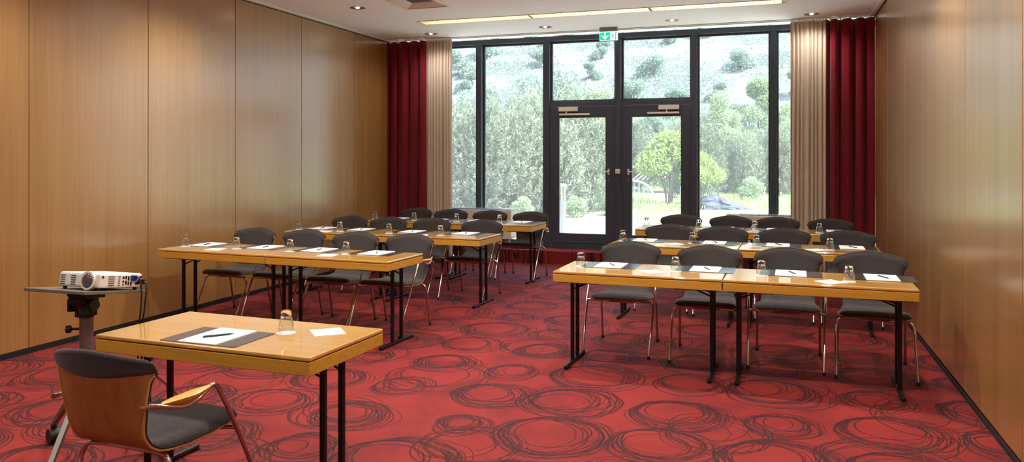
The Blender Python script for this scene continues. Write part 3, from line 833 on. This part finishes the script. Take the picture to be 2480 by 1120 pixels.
a = wpt(px1+.015, .077, .064)
c1 = MB().tube(bez([a, a+Vector((.025, .0, 0)), a+Vector((.04, .0, -.05)), a+Vector((.045, -.005, -.13)), a+Vector((.03, -.01, -.30)), a+Vector((.025, -.01, -.55)), a+Vector((.0, .0, -.80)), Vector((SX+.05, SY+.22, .008)), Vector((SX-.3, SY+.75, .008)), Vector((SX-1.2, SY+1.3, .008))], 8), .0045, 8).build('video_cable', M['plast'], smooth=True)
tag(c1, 'black video cable hanging from the blue projector plug to the carpet', 'cable')
a = wpt(px1+.003, .122, .044)
c2 = MB().tube(bez([a+Vector((.012, 0, .0)), a+Vector((.035, .0, .0)), a+Vector((.05, -.005, -.03)), a+Vector((.055, -.02, -.12)), a+Vector((.04, -.03, -.30)), a+Vector((.05, -.03, -.55)), a+Vector((.03, -.02, -.80)), Vector((SX+.15, SY+.25, .008)), Vector((SX-.1, SY+.85, .008)), Vector((SX-1.0, SY+1.5, .008))], 8), .0045, 8)
c2.obox(a+Vector((.012, 0, 0)), (.03, .026, .024), tilt)
c2 = c2.build('power_cable', M['plast'], smooth=True)
tag(c2, 'black power cable with plug at the back corner of the projector', 'cable')

# ------------------------------------------------------------------ outdoors
GZ = .10
gm = MB().box(-70, 40, YW+.12, 50, GZ-.3, GZ).build('ground', M['ground']); struct(gm, 'gravel and rough grass outside the windows')
struct(MB().box(-30, 20, YW+.14, 14.9, GZ-.02, GZ+.02).build('trim_15', plain('pale_bounce_strip', lin(232, 230, 224), .9, noise=.04, nscale=3)), 'added pale strip bouncing daylight in along the window front')  # bright strip added outside to throw daylight up onto the ceiling
# hillside
nx, ny = 90, 60; rs = np.random.RandomState(3); v = []; fs = []
bumps = [(rs.uniform(-70, 40), rs.uniform(44, 110), rs.uniform(4, 9), rs.uniform(-.4, .7)) for _ in range(60)]
def hill_z(x, y):
    b = GZ-.15+max(0, (y-46))*.52+.0022*max(0, y-46)**2*.3
    k = min(1, max(0, (y-45)/10))
    return b+k*sum(h*math.exp(-((x-bx)**2+(y-by)**2)/(2*r*r)) for bx, by, r, h in bumps)
for j in range(ny+1):
    for i in range(nx+1):
        x = -75+120*i/nx; y = 44+70*j/ny; v.append((x, y, hill_z(x, y)))
fs = [(j*(nx+1)+i, j*(nx+1)+i+1, (j+1)*(nx+1)+i+1, (j+1)*(nx+1)+i) for j in range(ny) for i in range(nx)]
b = MB(); b.add(v, fs); struct(b.build('hill', M['hill'], smooth='all'), 'scrubby hillside rising behind the garden')

def leaf_mesh(name, pos, axis, length, width, mat, tone, parent):
    """n leaves: a folded quad each"""
    n = len(pos); rng = np.random.RandomState(n)
    axis = axis/np.linalg.norm(axis, axis=1)[:, None]
    rv = rng.normal(size=(n, 3)); side = np.cross(axis, rv); side /= np.linalg.norm(side, axis=1)[:, None]
    L = (length*rng.uniform(.7, 1.3, n))[:, None]; Wd = (width*rng.uniform(.7, 1.3, n))[:, None]
    V = np.stack([pos, pos+axis*L*.5+side*Wd, pos+axis*L, pos+axis*L*.5-side*Wd], 1).reshape(-1, 3).astype(np.float32)
    me = bpy.data.meshes.new(name)
    me.vertices.add(4*n); me.vertices.foreach_set('co', V.ravel())
    me.loops.add(4*n); me.loops.foreach_set('vertex_index', np.arange(4*n, dtype=np.int32))
    me.polygons.add(n); me.polygons.foreach_set('loop_start', np.arange(0, 4*n, 4, dtype=np.int32)); me.polygons.foreach_set('loop_total', np.full(n, 4, dtype=np.int32))
    a = me.attributes.new('tone', 'FLOAT', 'POINT'); a.data.foreach_set('value', np.repeat(np.clip(tone, 0, 1), 4).astype(np.float32))
    me.materials.append(mat); me.update(calc_edges=True); me.validate()
    o = bpy.data.objects.new(name, me); COL.objects.link(o); o.parent = parent
    return o
def blob_points(rng, n, blobs, inner=.55):
    """points in the outer shell of several ellipsoids (cx,cy,cz,rx,ry,rz)"""
    w = np.array([b[3]*b[5] for b in blobs]); w /= w.sum(); k = rng.choice(len(blobs), n, p=w); B = np.array(blobs)[k]
    d = rng.normal(size=(n, 3)); d /= np.linalg.norm(d, axis=1)[:, None]
    r = rng.uniform(inner**3, 1, n)**(1/3)
    return B[:, :3]+d*B[:, 3:]*r[:, None], d, r
def pine(seed, h, w, mat, nshoot=2300, nn=13):
    rng = np.random.RandomState(seed); t = empty('pine_bush')
    blobs = []
    for k in range(16):
        zz = rng.uniform(.12, .72)*h; rr = w*(1-.55*(zz/h))*rng.uniform(.35, .75)
        a = rng.uniform(0, 6.28); blobs.append((rr*math.cos(a), rr*math.sin(a), zz, w*.38, w*.38, h*.26))
    blobs.append((0, 0, h*.62, w*.4, w*.4, h*.34)); blobs.append((0, 0, h*.3, w*.75, w*.75, h*.3))
    P, D, r = blob_points(rng, nshoot, blobs, .6); P[:, 2] = np.maximum(P[:, 2], .05)
    up = D*.55+np.array([0, 0, .75]); up /= np.linalg.norm(up, axis=1)[:, None]
    stp = rng.uniform(0, .26, (nshoot, nn, 1)); base = P[:, None, :]+up[:, None, :]*stp
    ax = up[:, None, :]*.9+rng.normal(size=(nshoot, nn, 3))*.55
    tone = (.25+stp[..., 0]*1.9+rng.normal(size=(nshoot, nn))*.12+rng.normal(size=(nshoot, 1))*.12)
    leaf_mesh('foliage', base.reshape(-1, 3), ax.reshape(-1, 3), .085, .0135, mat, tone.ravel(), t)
    MB().tube([(0, 0, -.05), (.03, .02, h*.4), (0, 0, h*.75)], [.09, .06, .02], 8).build('trunk', M['bark'], t)
    return t
def broad(name, seed, h, w, mat, n=9000, leaf=.13, lw=.04, droop=0, trunk=.1, low=.12, nb=22, top=1.0):
    rng = np.random.RandomState(seed); t = empty(name); blobs = []; br = MB()
    br.tube(bez([(0, 0, -.05), (.05*h*.3, 0, h*.3), (0, .03*h, h*.6), (0, 0, h*.88)], 4), [trunk*(1-.9*i/12) for i in range(13)], 8)
    for k in range(nb):
        zz = rng.uniform(low, .92)*h; sh = math.sin(math.pi*min(1, .18+.8*(zz/h)**top))
        rr = w*sh*rng.uniform(.3, .9); a = rng.uniform(0, 6.28); s = w*rng.uniform(.26, .46)
        c_ = (rr*math.cos(a), rr*math.sin(a), zz); blobs.append((*c_, s, s, s*.8))
        br.tube([(0, 0, max(.1, zz-rr*.7)), (c_[0]*.5, c_[1]*.5, zz-rr*.25), c_], [trunk*.35, trunk*.22, .008], 5)
    P, D, r = blob_points(rng, n, blobs, .45)
    P[:, 2] = np.maximum(P[:, 2], .03)
    ax = D+rng.normal(size=(n, 3))*.6+np.array([0, 0, -droop])
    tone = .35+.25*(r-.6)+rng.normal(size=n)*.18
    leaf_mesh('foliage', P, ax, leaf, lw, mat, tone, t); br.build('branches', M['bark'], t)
    return t
used2 = set()
def plant(proto, x, y, z, s, rz, label, cat, group=None, sz=None):
    o = proto if proto.name not in used2 else copy_tree(proto)
    used2.add(proto.name); o.location = (x, y, z); o.rotation_euler = (0, 0, rz); o.scale = (s, s, sz or s)
    return tag(o, label, cat, group)
pA, pB, pC = pine(1, 3.3, 1.15, M['pine']), pine(2, 3.1, 1.25, M['pine2']), pine(3, 3.3, 1.2, M['pine'])
G1 = 'grey-green pine bushes close to the windows'
for pr_, x, y, s, rz, lab in ((pA, -7.72, 18.5, .93, 0, 'pine bush filling the narrow left window'), (pB, -6.75, 18.5, 1.0, 1, 'pine bush behind the left end of the wide left window'),
                         (pC, -6.40, 20.1, 1.02, 2, 'pine bush in the middle of the wide left window'), (pB, -8.6, 21.9, 1.05, 3, 'pine bush further back at the narrow left window'),
                         (pA, -5.75, 19.5, 1.0, 4, 'pine bush behind the post left of the glass doors'), (pC, -5.1, 20.5, 1.05, 5, 'pine bush behind the left glass door'),
                         (pA, -5.0, 21.7, .9, 6, 'pine bush behind the handle side of the left glass door')):
    plant(pr_, x, y, GZ, s, rz, lab, 'bush', G1)
G2 = 'pine bushes at the far side of the meadow'
for pr_, x, y, s, rz, lab in ((pB, -5.9, 35.5, 1.08, .5, 'far pine bush at the left edge of the right glass door'), (pA, -4.1, 33.6, 1.0, 1.5, 'far pine bush at the top right of the right glass door'), (pB, -2.75, 29.9, .95, 2.5, 'pine bush with peaked top beside the right door post'),
                         (pB, -1.95, 32.0, .80, 3.5, 'dense pine bush behind the blue-grey rock'), (pA, -1.05, 31.4, .78, 4.5, 'rounded pine bush right of the rock'),
                         (pB, -.35, 32.6, .84, 5.5, 'pine bush behind the right window upright'), (pC, .35, 31.8, .92, .2, 'pine bush at the beige curtain on the right'), (pB, 1.5, 33.0, 1.0, 1.2, 'pine bush hidden partly by the right beige curtain'), (pA, -7.0, 35.0, 1.1, 2.2, 'far pine bush seen past the left door stile')):
    plant(pr_, x, y, GZ, s, rz, lab, 'bush', G2)
lo = broad('low_shrub', 11, 1.2, .75, M['birch'], 3800, .09, .03, 0, .03)
for x, y, s, rz, lab in ((-5.75, 17.9, .42, 1, 'low yellowish shrub left of the glass doors'), (-4.75, 19.0, .40, 2, 'low shrub at the edge of the gravel behind the left door'),
                    (-4.05, 19.9, .45, 3, 'low shrub beside the left door handle'), (-.92, 28.4, .62, 4, 'small shrub standing alone in the meadow right of the rock')):
    plant(lo, x, y, GZ, s, rz, lab, 'shrub', 'low garden shrubs')
sh = broad('garden_shrub', 12, 2.25, 1.0, M['lime'], 8000, .095, .03, .2, .04, .42, 22, .8)
stems = MB(); rs2 = random.Random(5)
for k in range(9):
    a = rs2.uniform(0, 6.28); q = rs2.uniform(.25, .75)
    stems.tube(bez([(.08*math.cos(a), .08*math.sin(a), 0), (.35*q*math.cos(a), .35*q*math.sin(a), .7), (q*math.cos(a), q*math.sin(a), 1.5)], 4), .018, 6)
stems.build('stems', M['bark'], sh)
plant(sh, -3.15, 24.3, GZ, 1.0, 0, 'bright lime shrub with bare stems behind the right glass door', 'shrub')
plant(sh, -2.35, 25.6, GZ, .72, 2, 'lime shrub peeking out right of the right door post', 'shrub')
bi = broad('birch_tree', 13, 6.0, 1.25, M['birch'], 22000, .10, .032, .5, .09, .10, 30, 1.0)
bj = broad('birch_tree', 14, 5.2, 1.35, M['birch'], 20000, .10, .032, .5, .09, .10, 28, 1.1)
plant(bj, -2.76, 41.3, GZ, .98, 0, 'slim bright birch behind the pines left in the right window', 'tree')
plant(bi, -.85, 44.1, GZ, 1.0, 1, 'tall bright birch beside the right window upright', 'tree')
plant(bj, .50, 46.0, GZ, .92, 2, 'bright birch at the edge of the right beige curtain', 'tree')
plant(bi, -8.3, 37.6, GZ, .84, 3, 'bright tree whose top shows above the left glass door', 'tree')
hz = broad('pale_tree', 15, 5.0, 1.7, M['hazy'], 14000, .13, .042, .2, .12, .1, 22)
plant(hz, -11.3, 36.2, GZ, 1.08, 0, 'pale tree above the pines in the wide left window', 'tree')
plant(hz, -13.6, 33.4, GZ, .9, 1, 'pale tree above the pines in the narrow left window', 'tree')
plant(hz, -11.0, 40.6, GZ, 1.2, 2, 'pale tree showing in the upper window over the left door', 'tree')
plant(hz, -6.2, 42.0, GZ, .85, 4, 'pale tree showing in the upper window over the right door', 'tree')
hb = broad('hill_shrub', 16, 2.2, 1.1, M['hazy'], 4500, .15, .045, .1, .05, .1, 12)
hc = broad('hill_shrub', 17, 1.6, 1.3, M['hazy'], 4000, .14, .045, .1, .05, .1, 10)
rs3 = random.Random(21)
spots = []
for k in range(900):
    y = rs3.uniform(48, 86); x = rs3.uniform(-.50, .05)*y; q = rs3.uniform(.55, 1.35)
    if any((x-a)**2+(y-b)**2 < (1.75*(q+c))**2 for a, b, c in spots): continue
    if any((x-a)**2+(y-b)**2 < 16 for a, b in ((-.85, 44.1), (.5, 46), (-6.2, 42), (-11, 40.6))): continue
    spots.append((x, y, q))
for x, y, q in spots[:60]:
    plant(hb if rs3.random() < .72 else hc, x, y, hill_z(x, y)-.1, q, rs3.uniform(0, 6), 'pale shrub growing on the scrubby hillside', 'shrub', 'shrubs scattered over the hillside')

# dense scrub covering the slope
rng = np.random.RandomState(31); n = 190000
yy = rng.uniform(47, 92, n); xx = rng.uniform(-.52, .07, n)*yy
den = np.sin(xx*.55+yy*.31)+np.sin(yy*.63-xx*.22)+np.sin(xx*1.7+1.1*yy)*.6+rng.normal(size=n)*.9
k = den > .1
hz_ = np.array([hill_z(a, b) for a, b in zip(xx.tolist(), yy.tolist())]); k &= (np.abs(hz_-10.3) > .45) & (np.abs(hz_-8.0) > .2); xx, yy, den = xx[k], yy[k], den[k]; n = len(xx)
zz = np.array([hill_z(a, b) for a, b in zip(xx.tolist(), yy.tolist())])+rng.uniform(0, 1, n)**2*.9
t = bpy.data.objects['hill']
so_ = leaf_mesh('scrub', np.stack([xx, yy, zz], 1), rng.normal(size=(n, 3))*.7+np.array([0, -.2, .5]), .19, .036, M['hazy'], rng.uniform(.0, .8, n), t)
so_['kind'] = 'stuff'; so_['label'] = 'low pale scrub on the slope'

# grass
rng = np.random.RandomState(9); n = 16000
x = rng.uniform(-9, 2.5, n); y = rng.uniform(20.5, 31, n)
keep = (np.sin(x*1.7+y*.6)+np.sin(y*1.1-x*.4)+rng.normal(size=n)*.5) > (.9-(y-20)*.11)
x, y = x[keep], y[keep]; n = len(x)
t = empty('meadow_grass')
leaf_mesh('blades', np.stack([x, y, np.full(n, GZ)], 1), np.stack([rng.normal(size=n)*.3, rng.normal(size=n)*.3, np.ones(n)], 1), .17, .012, M['grass'], rng.uniform(0, 1, n), t)
tag(t, 'tufts of rough green grass on the ground beyond the glass doors', 'grass', kind='stuff')

# rock
rng = np.random.RandomState(4); b = MB(); n, m = 20, 11; v = []; fs = []
prof = lambda a: .5+.12*math.sin(2*a+1)+.07*math.sin(5*a)
for j in range(m+1):
    ph = math.pi*.5*j/m
    for i in range(n):
        a = 2*math.pi*i/n; r = prof(a)*math.cos(ph)+.01; z = .46*math.sin(ph)
        xx = r*math.cos(a)*1.25; z *= (1-.55*max(-1, min(1, (xx+.12)/.6))) if xx > -.12 else 1.0
        v.append((xx-.12*math.sin(ph)+rng.normal()*.018, r*math.sin(a)*.8+rng.normal()*.018, z-.03+rng.normal()*.015))
fs = [(j*n+i, j*n+(i+1) % n, (j+1)*n+(i+1) % n, (j+1)*n+i) for j in range(m) for i in range(n)]
b.add(v, fs); o = b.build('boulder', M['rock'], loc=(-1.50, 23.3, GZ))
tag(o, 'jagged blue-grey rock lying in the grass right of the doors', 'rock')

# bollard lamp
t = empty('bollard_lamp', (-3.76, 14.04, GZ+.02))
MB().lathe([(.052, 0), (.052, .62), (.058, .63), (.058, .66), (0, .66)], 20).build('post', M['bollard'], t, smooth=True)
for k in range(4):
    a = R(45+90*k); MB().tube([(.042*math.cos(a), .042*math.sin(a), .66), (.042*math.cos(a), .042*math.sin(a), .94)], .007, 6).build('rod', M['outw'], t)
MB().tube([(0, 0, .66), (0, 0, .94)], .026, 14).build('lamp_glass', M['glass'], t, smooth=True)
MB().lathe([(.064, .94), (.066, .965), (.05, .985), (0, .99)], 20).build('cap', M['outw'], t, smooth=True)
tag(t, 'light grey bollard lamp standing on the gravel outside the left door', 'lamp')

# white slatted garden structure behind the lime shrub
t = empty('garden_railing', (-4.3, 28.6, GZ))
MB().tube([(-1.2, 0, 1.14), (1.0, .5, 1.14)], .045, 8).build('top_rail', M['outw'], t)
s_ = MB()
for k in range(9):
    x = -.55+k*.17; s_.obox((x, .1+x*.28, .82), (.46, .03, .035), Matrix.Rotation(R(-38), 4, 'Y').to_3x3())
s_.build('slats', M['outw'], t)
ar = MB(); ar.tube([(-.75+.75*math.cos(math.pi*k/14), 0, .12+.52*math.sin(math.pi*k/14)) for k in range(15)], .04, 8)
ar.build('arch', M['outw'], t)
pk = MB()
for k in range(8):
    x = -1.35+k*.17; pk.box(x-.03, x+.03, .02, .05, .1, .12+.52*math.sqrt(max(0, 1-((x+.75)/.75)**2)))
pk.build('pickets', M['bollard'], t)
MB().box(-1.8, .6, -.15, .15, 0, .16).build('base_wall', M['outw'], t)
for x in (-1.1, .95): MB().tube([(x, .227*(x+1.2), 0), (x, .227*(x+1.2), 1.14)], .04, 8).build('post', M['outw'], t)
tag(t, 'white slatted railing with long top rail behind the lime shrub', 'railing')

# ------------------------------------------------------------------ light
w = bpy.data.worlds.new('sky'); sc.world = w; w.use_nodes = True; nt = w.node_tree; nt.nodes.clear()
wo = nt.nodes.new('ShaderNodeOutputWorld'); bg = nt.nodes.new('ShaderNodeBackground'); sk = nt.nodes.new('ShaderNodeTexSky')
sk.sky_type = 'NISHITA'; sk.sun_disc = False; sk.sun_elevation = R(50); sk.sun_rotation = R(140); sk.air_density = 1.0; sk.dust_density = 2.5
bg.inputs[1].default_value = .64
nt.links.new(sk.outputs[0], bg.inputs[0]); nt.links.new(bg.outputs[0], wo.inputs[0])
sl = bpy.data.lights.new('sun', 'SUN'); sl.energy = 15.5; sl.color = (1, .95, .86); sl.angle = R(1.5)
so = bpy.data.objects.new('sun', sl); COL.objects.link(so)
so.rotation_euler = Vector((-.72, .09, -.9)).to_track_quat('-Z', 'Y').to_euler()

# ------------------------------------------------------------------ camera
cam = bpy.data.cameras.new('camera'); co = bpy.data.objects.new('camera', cam); COL.objects.link(co)
co.location = (0, 0, 1.6036); co.rotation_euler = (R(90), 0, R(18.7349))
cam.sensor_fit = 'HORIZONTAL'; cam.sensor_width = 36; cam.lens = 1896.4/2480*36
cam.shift_x = 0; cam.shift_y = (380.765-560)/2480
cam.clip_start = .05; cam.clip_end = 500
sc.camera = co
vs = sc.view_settings
vs.view_transform = 'Standard'; vs.look = 'None'; vs.exposure = 0.46; vs.gamma = 1.0; vs.use_curve_mapping = False
